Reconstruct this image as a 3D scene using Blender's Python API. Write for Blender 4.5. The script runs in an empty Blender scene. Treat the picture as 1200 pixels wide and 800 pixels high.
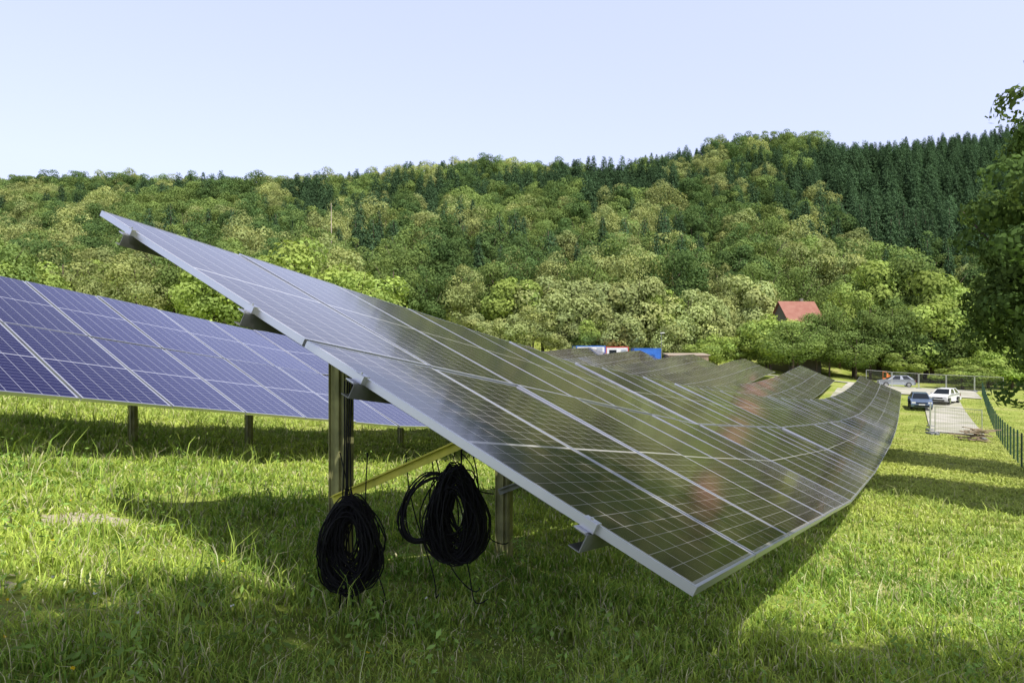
import bpy, math, random
import numpy as np
from mathutils import Vector, Matrix
random.seed(7); rs = np.random.RandomState(11)
SC = bpy.context.scene; COL = SC.collection
F = 820.0
def at(px, y, py=None, z=None):
    return Vector(((px-600)/F*y, y, (400-py)/F*y if py is not None else z))
# ------------------------------------------------------------ frame of the field
B0 = Vector((.615, 2.324, -.815))
RH = Vector((.4926, .8703, 0)); NH = Vector((-.8703, .4926, 0))
LP = np.array([-300,-60,-20,-5,0,7.3,12.3,20,31.8,44.4,56,66,76,86,95,106,500.])
ZP = np.array([20,6,2.2,-.01,-.815,-2.0,-2.6,-3.3,-4.35,-5.20,-5.65,-5.72,-5.6,-5.15,-5.0,-5.5,-5.5])
_l = np.linspace(-300, 500, 8001); _z = np.interp(_l, LP, ZP)
_k = np.ones(41)/41; _zs = np.convolve(np.pad(_z, 20, mode='edge'), _k, mode='valid')
def prof(l): return np.interp(l, _l, _zs)
def cross(m):
    m = np.asarray(m, float)
    return np.where(m > 0, 4.5*np.tanh(m/60.), .8*np.tanh(m/25.))
def lm(x, y):
    dx = x-B0.x; dy = y-B0.y
    return dx*RH.x+dy*RH.y, dx*NH.x+dy*NH.y
RPX = np.array([-600,0,100,200,300,400,500,600,700,760,800,850,900,1000,1100,1180,1700.])
RPY = np.array([215,212,206,216,212,204,197,192,190,182,178,168,162,163,156,153,146.])
def G(x, y):
    x = np.asarray(x, float); y = np.asarray(y, float)
    l, m = lm(x, y)
    g = prof(l)-.70+cross(m)
    g = g+.025*np.sin(x*1.3+1)*np.sin(y*1.1)+.012*np.sin(x*3.1+y*2.3)
    px = 600+F*x/360.
    rz = (400-np.interp(px, RPX, RPY))/F*360-18
    t = np.clip((y-118)/242., 0, 1)
    e = .55*t+.45*(t*t*(3-2*t))
    far = np.clip((y-360)/500., 0, 1)
    return g*(1-e)+(rz-25*far+3.0*np.sin(x/23.)*np.sin(y/31.))*e
def Gz(x, y): return float(G(x, y))
def P(l, m, dz=0):
    x = B0.x+RH.x*l+NH.x*m; y = B0.y+RH.y*l+NH.y*m
    return Vector((x, y, Gz(x, y)+dz))
# ------------------------------------------------------------ materials
def mat(name, col, rough=.6, metal=0, noise=None, spec=.5, bump=0):
    m = bpy.data.materials.new(name); m.use_nodes = True
    nt = m.node_tree; b = nt.nodes['Principled BSDF']
    b.inputs['Base Color'].default_value = (*col, 1); b.inputs['Roughness'].default_value = rough
    b.inputs['Metallic'].default_value = metal; b.inputs['Specular IOR Level'].default_value = spec
    if noise:
        sc, c2 = noise
        tc = nt.nodes.new('ShaderNodeTexCoord'); n = nt.nodes.new('ShaderNodeTexNoise'); n.inputs['Scale'].default_value = sc
        n.inputs['Detail'].default_value = 5
        r = nt.nodes.new('ShaderNodeValToRGB'); r.color_ramp.elements[0].position = .35; r.color_ramp.elements[1].position = .65
        r.color_ramp.elements[0].color = (*col, 1); r.color_ramp.elements[1].color = (*c2, 1)
        nt.links.new(tc.outputs['Object'], n.inputs['Vector']); nt.links.new(n.outputs['Fac'], r.inputs['Fac']); nt.links.new(r.outputs['Color'], b.inputs['Base Color'])
        if bump:
            bp = nt.nodes.new('ShaderNodeBump'); bp.inputs['Strength'].default_value = bump
            nt.links.new(n.outputs['Fac'], bp.inputs['Height']); nt.links.new(bp.outputs['Normal'], b.inputs['Normal'])
    return m
M = {}
M['alu'] = mat('aluminium', (.66,.67,.69), .35, .9)
M['galv'] = mat('galvanised_steel', (.34,.35,.34), .5, .6, (9, (.22,.22,.20)))
M['post'] = mat('weathered_reflection_tinted_steel', (.36,.35,.15), .6, .2, (9, (.20,.20,.085)))  # olive tone: dirt on the zinc plus grass reflection put into the colour
M['brace'] = mat('yellowish_zinc', (.80,.74,.12), .45, .05, (12, (.60,.58,.10)))
M['back'] = mat('backsheet', (.20,.21,.22), .6)
M['black'] = mat('black_rubber', (.008,.008,.009), .6, 0, None, .25)
M['white'] = mat('white_paint', (.78,.78,.76), .4, 0, (3, (.68,.68,.66)))
M['silver'] = mat('silver_paint', (.48,.51,.56), .3, .5)
M['carblue'] = mat('blue_grey_paint', (.16,.22,.32), .25, .4)
M['glass'] = mat('dark_glass', (.02,.025,.03), .05, 0, None, .8)
M['tyre'] = mat('tyre_rubber', (.02,.02,.02), .8)
M['rim'] = mat('rim_metal', (.5,.5,.5), .3, .8)
M['lamp'] = mat('lamp_lens', (.75,.75,.72), .15)
M['redlamp'] = mat('red_plastic', (.4,.02,.02), .3)
M['blue'] = mat('blue_steel', (.03,.14,.50), .45, 0, (2, (.04,.17,.56)))
M['red'] = mat('red_steel', (.5,.05,.04), .5)
M['orange'] = mat('orange_paint', (.70,.20,.03), .5)
M['roof'] = mat('red_roof_tiles', (.30,.12,.085), .8, 0, (1.2, (.35,.16,.115)))
M['plaster'] = mat('plaster_wall', (.22,.20,.16), .8, 0, (.8, (.18,.16,.13)))
M['wood'] = mat('weathered_wood', (.36,.27,.18), .8, 0, (6, (.24,.18,.12)))
M['green'] = mat('green_fence_paint', (.018,.07,.035), .5)
M['bark'] = mat('bark', (.13,.10,.07), .9, 0, (4, (.08,.06,.042)), .2, .5)
M['gravel'] = mat('gravel', (.54,.51,.44), .95, 0, (.5, (.36,.36,.25)), .2, .3)
M['deadwood'] = mat('dead_wood', (.40,.33,.26), .9)

def math_node(nt, op, a, b=None):
    n = nt.nodes.new('ShaderNodeMath'); n.operation = op
    for i, v in enumerate((a, b)):
        if v is None: continue
        if isinstance(v, (int, float)): n.inputs[i].default_value = v
        else: nt.links.new(v, n.inputs[i])
    return n.outputs[0]
MW, MH, PITCH = 1.04, 2.09, 1.06
def glass_mat(name, c1, c2, line, rough):
    m = bpy.data.materials.new(name); m.use_nodes = True; nt = m.node_tree; b = nt.nodes['Principled BSDF']
    uv = nt.nodes.new('ShaderNodeUVMap'); uv.uv_map = 'UVMap'
    sp = nt.nodes.new('ShaderNodeSeparateXYZ'); nt.links.new(uv.outputs['UV'], sp.inputs[0])
    u, v = sp.outputs[0], sp.outputs[1]
    cw = (MW-.05)/6; ch = (MH-.07)/24
    a = math_node(nt, 'MODULO', math_node(nt, 'SUBTRACT', u, .025-.0025), cw)
    la = math_node(nt, 'LESS_THAN', a, .0048)
    c = math_node(nt, 'MODULO', math_node(nt, 'SUBTRACT', v, .025-.0015), ch)
    lc = math_node(nt, 'LESS_THAN', c, .0032)
    mid = math_node(nt, 'LESS_THAN', math_node(nt, 'ABSOLUTE', math_node(nt, 'SUBTRACT', v, MH/2)), .009)
    bus = math_node(nt, 'MULTIPLY', math_node(nt, 'LESS_THAN', math_node(nt, 'MODULO', u, cw/9), .0012), .25)
    marg = math_node(nt, 'GREATER_THAN', math_node(nt, 'ABSOLUTE', math_node(nt, 'SUBTRACT', u, MW/2)), MW/2-.022)
    f = math_node(nt, 'MAXIMUM', math_node(nt, 'MAXIMUM', la, math_node(nt, 'MULTIPLY', lc, .65)), math_node(nt, 'MAXIMUM', mid, math_node(nt, 'MAXIMUM', bus, marg)))
    oi = nt.nodes.new('ShaderNodeObjectInfo')
    mx = nt.nodes.new('ShaderNodeMix'); mx.data_type = 'RGBA'
    nt.links.new(oi.outputs['Random'], mx.inputs[0]); mx.inputs[6].default_value = (*c1, 1); mx.inputs[7].default_value = (*c2, 1)
    m2 = nt.nodes.new('ShaderNodeMix'); m2.data_type = 'RGBA'
    nt.links.new(f, m2.inputs[0]); nt.links.new(mx.outputs[2], m2.inputs[6]); m2.inputs[7].default_value = (*line, 1)
    nt.links.new(m2.outputs[2], b.inputs['Base Color'])
    tc = nt.nodes.new('ShaderNodeTexCoord'); nz = nt.nodes.new('ShaderNodeTexNoise'); nz.inputs['Scale'].default_value = 2.2; nz.inputs['Detail'].default_value = 3
    nt.links.new(tc.outputs['Object'], nz.inputs['Vector'])
    bp = nt.nodes.new('ShaderNodeBump'); bp.inputs['Strength'].default_value = .07; bp.inputs['Distance'].default_value = .01
    nt.links.new(nz.outputs['Fac'], bp.inputs['Height']); nt.links.new(bp.outputs['Normal'], b.inputs['Normal'])
    b.inputs['Roughness'].default_value = rough; b.inputs['IOR'].default_value = 1.45
    return m
M['pv'] = glass_mat('module_glass', (.026,.018,.012), (.038,.026,.016), (.52,.51,.48), .11)
M['pvblue'] = glass_mat('blue_module_glass', (.014,.015,.080), (.018,.019,.100), (.46,.47,.54), .10)

def leaf_mat(name, transl=.3, var=.18):
    m = bpy.data.materials.new(name); m.use_nodes = True; nt = m.node_tree
    nt.nodes.remove(nt.nodes['Principled BSDF']); out = nt.nodes['Material Output']
    at_ = nt.nodes.new('ShaderNodeAttribute'); at_.attribute_name = 'tint'
    oi = nt.nodes.new('ShaderNodeObjectInfo')
    k = math_node(nt, 'ADD', math_node(nt, 'MULTIPLY', oi.outputs['Random'], 2*var), 1-var)
    hs = nt.nodes.new('ShaderNodeHueSaturation'); nt.links.new(at_.outputs['Color'], hs.inputs['Color']); nt.links.new(k, hs.inputs['Value'])
    d = nt.nodes.new('ShaderNodeBsdfDiffuse'); t = nt.nodes.new('ShaderNodeBsdfTranslucent'); mx = nt.nodes.new('ShaderNodeMixShader')
    mx.inputs[0].default_value = transl
    nt.links.new(hs.outputs['Color'], d.inputs['Color'])
    h2 = nt.nodes.new('ShaderNodeHueSaturation'); h2.inputs['Saturation'].default_value = 1.15; h2.inputs['Value'].default_value = 1.3
    nt.links.new(hs.outputs['Color'], h2.inputs['Color']); nt.links.new(h2.outputs['Color'], t.inputs['Color'])
    nt.links.new(d.outputs[0], mx.inputs[1]); nt.links.new(t.outputs[0], mx.inputs[2]); nt.links.new(mx.outputs[0], out.inputs[0])
    return m
M['leaf'] = leaf_mat('foliage', .25, .16); M['grass'] = leaf_mat('grass_blades', .27, 0)
# ------------------------------------------------------------ mesh helpers
class MB:
    def __init__(s): s.v = []; s.f = []; s.mi = []
    def add(s, vs, fs, mi=0):
        o = len(s.v); s.v += [tuple(v) for v in vs]; s.f += [tuple(i+o for i in f) for f in fs]; s.mi += [mi]*len(fs); return s
    def box(s, c, sz, mx=None, mi=0):
        c = Vector(c); h = Vector(sz)/2
        vs = []
        for z in (-1,1):
            for x, y in ((-1,-1),(1,-1),(1,1),(-1,1)):
                p = Vector((x*h.x, y*h.y, z*h.z)); vs.append((mx @ p if mx else p)+c)
        return s.add(vs, [(3,2,1,0),(4,5,6,7),(0,1,5,4),(1,2,6,5),(2,3,7,6),(3,0,4,7)], mi)
    def bar(s, a, b, w, h, up=Vector((0,0,1)), mi=0):
        a = Vector(a); b = Vector(b); d = (b-a).normalized(); r = d.cross(up).normalized(); u = r.cross(d)
        mx = Matrix((r, d, u)).transposed()
        return s.box((a+b)/2, (w, (b-a).length, h), mx, mi)
    def cprof(s, a, b, w, h, t, up, mi=0):      # C section: web plus two flanges
        a = Vector(a); b = Vector(b); d = (b-a).normalized(); r = d.cross(up).normalized(); u = r.cross(d).normalized()
        s.bar(a+r*(w/2-t/2), b+r*(w/2-t/2), t, h, u, mi)
        s.bar(a+u*(h/2-t/2)-r*t*.5, b+u*(h/2-t/2)-r*t*.5, w-t, t, u, mi); s.bar(a-u*(h/2-t/2)-r*t*.5, b-u*(h/2-t/2)-r*t*.5, w-t, t, u, mi)
        return s
    def tube(s, pts, r, n=6, mi=0, closed=False, r2=None):
        pts = [Vector(p) for p in pts]; N = len(pts); vs = []; fs = []
        for i, p in enumerate(pts):
            a = pts[i-1] if (i or closed) else p; b = pts[(i+1) % N] if (i < N-1 or closed) else p
            d = (b-a).normalized(); q = d.cross(Vector((.13,.31,.94)))
            if q.length < .05: q = d.cross(Vector((1,0,0)))
            q.normalize(); w = d.cross(q)
            rr = r if r2 is None else r+(r2-r)*i/(N-1)
            for k in range(n):
                t = 2*math.pi*k/n; vs.append(p+q*math.cos(t)*rr+w*math.sin(t)*rr)
        for i in range(N if closed else N-1):
            j = (i+1) % N
            for k in range(n):
                fs.append((i*n+k, i*n+(k+1) % n, j*n+(k+1) % n, j*n+k))
        if not closed: fs.append(tuple(range(n))[::-1]); fs.append(tuple((N-1)*n+k for k in range(n)))
        return s.add(vs, fs, mi)
    def build(s, name, mats, parent=None, smooth=False, origin=None):
        me = bpy.data.meshes.new(name)
        o = Vector(origin) if origin is not None else Vector((0,0,0))
        me.from_pydata([tuple(Vector(v)-o) for v in s.v] if origin is not None else s.v, [], s.f)
        for m in (mats if isinstance(mats, list) else [mats]): me.materials.append(m)
        me.polygons.foreach_set('material_index', s.mi)
        if smooth: me.polygons.foreach_set('use_smooth', [True]*len(s.f))
        me.update()
        ob = bpy.data.objects.new(name, me); COL.objects.link(ob)
        if parent: ob.parent = parent
        elif origin is not None: ob.location = o
        return ob
def tag(o, label=None, cat=None, group=None, kind=None):
    if label: o['label'] = label
    if cat: o['category'] = cat
    if group: o['group'] = group
    if kind: o['kind'] = kind
    return o
def empty(name, loc, label=None, cat=None, group=None, rz=0):
    o = bpy.data.objects.new(name, None); COL.objects.link(o); o.location = loc; o.rotation_euler = (0,0,rz); o.empty_display_size = .2
    return tag(o, label, cat, group)
def npmesh(name, V, Q, T=None, tint=None, m=None):
    me = bpy.data.meshes.new(name); nq = len(Q); nt_ = 0 if T is None else len(T)
    me.vertices.add(len(V)); me.vertices.foreach_set('co', np.asarray(V, np.float32).ravel())
    li = Q.ravel() if nt_ == 0 else np.concatenate([Q.ravel(), T.ravel()])
    me.loops.add(len(li)); me.loops.foreach_set('vertex_index', li.astype(np.int32))
    me.polygons.add(nq+nt_)
    st = np.arange(nq)*4; tot = np.full(nq, 4)
    if nt_: st = np.concatenate([st, nq*4+np.arange(nt_)*3]); tot = np.concatenate([tot, np.full(nt_, 3)])
    me.polygons.foreach_set('loop_start', st.astype(np.int32)); me.polygons.foreach_set('loop_total', tot.astype(np.int32))
    me.update(calc_edges=True)
    if tint is not None:
        a = me.color_attributes.new('tint', 'FLOAT_COLOR', 'POINT')
        c = np.ones((len(V), 4), np.float32); c[:, :3] = tint; a.data.foreach_set('color', c.ravel())
    if m: me.materials.append(m)
    return me
def unit(a): return a/np.maximum(np.linalg.norm(a, axis=1, keepdims=True), 1e-6)
def leaf_quads(p, n, s, asp, col, r, long=None):
    N = len(p); t = r.normal(size=(N,3)) if long is None else long+.25*r.normal(size=(N,3))
    n = unit(n); t = unit(t-n*np.sum(t*n, 1, keepdims=True)); b = np.cross(n, t)
    s = s[:, None]
    V = np.stack([p-t*s, p-b*s*asp, p+t*s, p+b*s*asp], 1).reshape(-1, 3)
    return V, np.arange(N*4).reshape(N, 4), np.repeat(col, 4, axis=0)
# ------------------------------------------------------------ tree generators
def broad(seed, N, leaf, H, R, zb, base, K=30, var=.35, cs=1.0):
    r = np.random.RandomState(seed)
    hc = (H-zb)/2; cz = zb+hc
    d = unit(r.normal(size=(K,3))); d[:,2] = d[:,2]*.95+.05
    rad = r.uniform(.45,.78,K)[:,None] if cs == 1.0 else r.uniform(.40,.92,K)[:,None]
    C = d*rad*np.array([R,R,hc])+np.array([0,0,cz])
    C[0] = (0,0,cz); cr = r.uniform(.24,.40,K)*R*cs; cr[0] = .55*R*cs
    w = cr**2; k = r.choice(K, N, p=w/w.sum())
    u = unit(r.normal(size=(N,3))+np.array([0,0,.25])+.5*d[k])
    p = C[k]+u*(cr[k]*r.uniform(.72,1.08,N))[:,None]*np.array([1,1,.85 if cs == 1.0 else .65])
    nn = u+.32*r.normal(size=(N,3))
    ct = r.uniform(1-var*.5,1+var*.5,K); hue = r.uniform(-.08,.03,K)
    br = (ct[k]*r.uniform(.8,1.2,N))[:,None]
    col = np.array(base)[None]*br*np.stack([1+hue[k], np.ones(N), 1-hue[k]], 1)
    return leaf_quads(p, nn, leaf*r.uniform(.6,1.25,N), .62, col, r)
def conifer(seed, N, leaf, H, R, zb, base):
    r = np.random.RandomState(seed)
    h = 1-np.sqrt(r.rand(N)*.995+.003); tiers = 13
    ph = (h*tiers) % 1.0
    az = r.rand(N)*2*math.pi; kk = np.floor(h*tiers)
    br = .80+.20*np.cos(az*6+kk*2.1)+.10*np.cos(az*11+kk)
    rr = R*(1-h)**.62*(1.05-.38*ph)*br*np.sqrt(r.uniform(.2,1,N))
    z = zb+(H-zb)*h-.10*rr*(1+ph)
    o = np.stack([np.cos(az), np.sin(az), np.zeros(N)], 1)
    p = o*rr[:,None]; p[:,2] = z
    nn = o*.7+np.array([0,0,1])*.7+.35*r.normal(size=(N,3))
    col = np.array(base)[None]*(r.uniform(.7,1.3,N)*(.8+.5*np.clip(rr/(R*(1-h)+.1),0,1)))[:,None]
    return leaf_quads(p, nn, leaf*r.uniform(.6,1.3,N)*(.6+.55*(1-h)), .5, col, r, o+np.array([0,0,-.35]))
PALE = (.340,.375,.135); MID = (.205,.275,.080); DARK = (.125,.190,.060); FIR = (.065,.112,.052); WIL = (.390,.430,.165); BRI = (.330,.415,.105)
KIND = {'pale': (PALE, broad, 20, 6.4, 2.0), 'mid': (MID, broad, 19, 6.3, 2.), 'dark': (DARK, broad, 20, 6.0, 2.5), 'fir': (FIR, conifer, 22, 4.4, 1.5), 'willow': (WIL, broad, 12, 5.0, .3), 'bright': (BRI, broad, 13, 5.0, .5)}
PRO = {}
sd = 1
for kn, (bc, fn, H, R, zb) in KIND.items():
    PRO[kn] = []
    for j in range(4):
        sd += 1
        c = tuple(np.array(bc)*(1+.08*(j-1.5)))
        if fn is broad: a = broad(sd, 7500, .24, H, R*(1+.08*(j-1.5)), zb, c, K=34+5*j)
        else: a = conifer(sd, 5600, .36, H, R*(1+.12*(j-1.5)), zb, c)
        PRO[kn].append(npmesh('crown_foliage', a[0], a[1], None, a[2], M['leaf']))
def trunk_mesh(H, r0, limbs, seed, top=.8, spread=.28):
    rr = random.Random(seed); b = MB()
    pts = [Vector((rr.uniform(-.1,.1)*i*.5, rr.uniform(-.1,.1)*i*.5, -.5+(H*top+.5)*i/6)) for i in range(7)]
    b.tube(pts, r0, 8, r2=r0*.25)
    for i in range(limbs):
        z = H*rr.uniform(.25,.65); a = i*2.4+rr.uniform(-.4,.4); L = H*spread*rr.uniform(.7,1.1)
        c = Vector((math.cos(a), math.sin(a), 0)); p0 = pts[min(6, max(0, int(z/(H*top)*6)))].copy(); p0.z = z
        b.tube([p0, p0+c*L*.4+Vector((0,0,L*.35)), p0+c*L*.8+Vector((0,0,L*.9))], r0*.4, 5, r2=r0*.1)
    me = bpy.data.meshes.new('trunk_wood'); me.from_pydata(b.v, [], b.f); me.materials.append(M['bark'])
    me.polygons.foreach_set('use_smooth', [True]*len(b.f)); return me
TR = {k: trunk_mesh(KIND[k][2], .28 if k != 'fir' else .24, 7 if k != 'fir' else 0, len(k), .8 if k != 'fir' else .93) for k in KIND}
def tree(kind, x, y, s, label, cat='tree', group=None, name=None, sx=None, rz=None, v=None):
    nm = name or {'fir': 'spruce_tree', 'willow': 'willow_tree'}.get(kind, 'broadleaf_tree')
    t = empty(nm, (x, y, Gz(x, y)-.1), label, cat, group, rz if rz is not None else random.uniform(0, 6.28))
    t.scale = (s*(sx or 1), s*(sx or 1), s)
    for n_, me in (('trunk', TR[kind]), ('crown', PRO[kind][random.randrange(4) if v is None else v])):
        o = bpy.data.objects.new(n_, me); COL.objects.link(o); o.parent = t
    return t
# ------------------------------------------------------------ ground
def axis(a, b, n, d0):
    k = np.linspace(np.arcsinh(a/d0), np.arcsinh(b/d0), n); return np.sinh(k)*d0
xs = axis(-900, 900, 330, 6); ys = axis(-150, 1100, 380, 6)
X, Y = np.meshgrid(xs, ys); Z = G(X, Y)
nx = len(xs); ny = len(ys); idx = np.arange(nx*ny).reshape(ny, nx)
Q = np.stack([idx[:-1,:-1], idx[:-1,1:], idx[1:,1:], idx[1:,:-1]], -1).reshape(-1, 4)
gm = bpy.data.materials.new('meadow_ground'); gm.use_nodes = True; nt = gm.node_tree; b = nt.nodes['Principled BSDF']; b.inputs['Roughness'].default_value = .95; b.inputs['Specular IOR Level'].default_value = .1
tc = nt.nodes.new('ShaderNodeTexCoord')
def noise(sc, det=5):
    n = nt.nodes.new('ShaderNodeTexNoise'); n.inputs['Scale'].default_value = sc; n.inputs['Detail'].default_value = det; nt.links.new(tc.outputs['Object'], n.inputs['Vector']); return n.outputs['Fac']
def ramp(fac, e):
    r = nt.nodes.new('ShaderNodeValToRGB'); nt.links.new(fac, r.inputs[0])
    while len(r.color_ramp.elements) < len(e): r.color_ramp.elements.new(.5)
    for el, (p, c) in zip(r.color_ramp.elements, e): el.position = p; el.color = (*c, 1)
    return r.outputs[0]
c1 = ramp(noise(.35), [(.3,(.25,.32,.06)), (.5,(.36,.42,.10)), (.7,(.46,.45,.18))])
c2 = ramp(noise(7, 8), [(.3,(.6,.65,.55)), (.7,(1.2,1.15,1.1))])
mx = nt.nodes.new('ShaderNodeMix'); mx.data_type = 'RGBA'; mx.blend_type = 'MULTIPLY'; mx.inputs[0].default_value = 1
nt.links.new(c1, mx.inputs[6]); nt.links.new(c2, mx.inputs[7])
SPOTS = [(-2.95, 4.85, .30), (-2.55, 3.35, .16)]
soil = None
for (sx, sy, sr) in SPOTS:
    vd = nt.nodes.new('ShaderNodeVectorMath'); vd.operation = 'DISTANCE'; nt.links.new(tc.outputs['Object'], vd.inputs[0]); vd.inputs[1].default_value = (sx, sy, Gz(sx, sy))
    m_ = math_node(nt, 'LESS_THAN', math_node(nt, 'ADD', vd.outputs['Value'], math_node(nt, 'MULTIPLY', noise(6), .4)), sr+.2)
    soil = m_ if soil is None else math_node(nt, 'MAXIMUM', soil, m_)
sc_ = ramp(noise(22, 8), [(.35,(.38,.33,.22)), (.65,(.60,.53,.40))])
m3 = nt.nodes.new('ShaderNodeMix'); m3.data_type = 'RGBA'; nt.links.new(soil, m3.inputs[0]); nt.links.new(mx.outputs[2], m3.inputs[6]); nt.links.new(sc_, m3.inputs[7])
nt.links.new(m3.outputs[2], b.inputs['Base Color'])
bp = nt.nodes.new('ShaderNodeBump'); bp.inputs['Strength'].default_value = .8; bp.inputs['Distance'].default_value = .08; nt.links.new(noise(9, 8), bp.inputs['Height']); nt.links.new(bp.outputs['Normal'], b.inputs['Normal'])
me = npmesh('ground', np.stack([X, Y, Z], -1).reshape(-1, 3), Q, None, None, gm); me.polygons.foreach_set('use_smooth', [True]*len(Q))
ground = bpy.data.objects.new('ground', me); COL.objects.link(ground); tag(ground, 'rolling green meadow ground reaching up the wooded hill', None, None, 'structure')
# gravel lot and track
def strip(name, cells, label, dz=.09):
    V = []; Qs = []
    for (l0, l1, m0, m1) in cells:
        ls = np.linspace(l0, l1, max(2, int((l1-l0)/1.2)+1)); ms = np.linspace(m0, m1, max(2, int(abs(m1-m0)/1.2)+1))
        L_, M_ = np.meshgrid(ls, ms); off = len(V)
        x = B0.x+RH.x*L_+NH.x*M_; y = B0.y+RH.y*L_+NH.y*M_; z = G(x, y)+dz
        V += list(np.stack([x, y, z], -1).reshape(-1, 3)); ii = np.arange(L_.size).reshape(L_.shape)+off
        Qs.append(np.stack([ii[:-1,:-1], ii[:-1,1:], ii[1:,1:], ii[1:,:-1]], -1).reshape(-1, 4))
    me = npmesh(name, np.array(V), np.concatenate(Qs), None, None, M['gravel']); o = bpy.data.objects.new(name, me); COL.objects.link(o); tag(o, label, None, None, 'structure')
strip('gravel_lot', [(55,86,-5.2,-2.0), (86,104,-7.4,6)], 'pale gravel parking area at the far end of the rows')
strip('gravel_road', [(66,86,4.3,6.4), (96,104,6,62)], 'pale gravel track passing behind the solar rows')
# ------------------------------------------------------------ grass
def wob(x, y, s): return (np.sin(x*s+1.3)*np.sin(y*s*1.1+.4)+np.sin((x+y)*s*.63+2)*np.sin((x-y)*s*.77))/2
def grass_pts(N, y0, y1, seed, wid=.86):
    r = np.random.RandomState(seed)
    y = y0*(y1/y0)**r.rand(N)-1.2; x = (r.rand(N)*2-1)*(wid*(y+1.2)+.6)
    return x, y, r
def blades(name, N, y0, y1, seed, hmul, label, wm=1.0):
    x, y, r = grass_pts(N, y0, y1, seed)
    x = x+.06*r.normal(size=N); l, m = lm(x, y)
    keep = ~(((l > 54) & (m < -1.9) & (m > -5.3) & (r.rand(N) < .90)) | ((l > 65) & (m > 4) & (m < 6.7)))
    bare = (wob(x, y, 1.1) > .62) & (r.rand(N) < .4)
    for (sx, sy, sr) in SPOTS: keep &= ~((np.hypot(x-sx, y-sy) < sr*.95) & (r.rand(N) < .85))
    keep &= ~bare
    x = x[keep]; y = y[keep]; n = len(x); d = np.hypot(x, y)
    z = G(x, y)-.01
    cl = .65+.55*wob(x, y, 4.3)+.40*wob(x, y, 11.)+.25*wob(x+5, y, 1.9)
    h = hmul*np.clip(cl, .22, 1.9)*r.uniform(.5,1.25,n)*(1+.25*np.clip(d/30, 0, 1)); w = np.clip(.0024*(d/2.3), .0020, .030)*wm*r.uniform(.7,1.4,n)
    a = r.rand(n)*2*math.pi; ta = np.stack([np.cos(a), np.sin(a), np.zeros(n)], 1)
    be = r.rand(n)*2*math.pi; bd = np.stack([np.cos(be), np.sin(be), np.zeros(n)], 1)*(h*r.uniform(.15,.95,n))[:,None]
    p = np.stack([x, y, z], 1); up = np.array([0,0,1.])
    mid = p+bd*.3+up*(h*.6)[:,None]; tip = p+bd+up*(h*r.uniform(.75,1.,n))[:,None]
    W = ta*w[:,None]
    V = np.stack([p-W, p+W, mid-W*.8, mid+W*.8, tip], 1).reshape(-1, 3)
    i = np.arange(n)[:,None]*5; Qd = i+np.array([0,1,3,2]); T = i+np.array([2,3,4])
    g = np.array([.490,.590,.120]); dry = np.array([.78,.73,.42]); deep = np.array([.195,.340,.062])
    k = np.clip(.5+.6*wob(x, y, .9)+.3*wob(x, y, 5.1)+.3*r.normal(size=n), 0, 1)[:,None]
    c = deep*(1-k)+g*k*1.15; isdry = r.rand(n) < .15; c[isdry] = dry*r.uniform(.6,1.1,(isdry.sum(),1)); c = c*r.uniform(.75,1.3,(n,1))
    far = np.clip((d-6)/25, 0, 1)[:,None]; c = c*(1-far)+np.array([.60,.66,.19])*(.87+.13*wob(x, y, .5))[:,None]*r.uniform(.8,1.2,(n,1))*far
    tint = np.repeat(c[:,None,:], 5, 1); tint[:,0:2] *= .42; tint[:,4] *= 1.2  # roots darkened: self-shadow among the blades is put into the tint
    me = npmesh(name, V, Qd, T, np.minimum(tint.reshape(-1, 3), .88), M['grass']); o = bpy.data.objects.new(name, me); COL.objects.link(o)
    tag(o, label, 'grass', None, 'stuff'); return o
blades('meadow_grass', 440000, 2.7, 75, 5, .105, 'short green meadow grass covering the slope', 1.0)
blades('tall_grass', 26000, 2.9, 20, 9, .30, 'taller thin grass stalks scattered through the meadow', .5)
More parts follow.
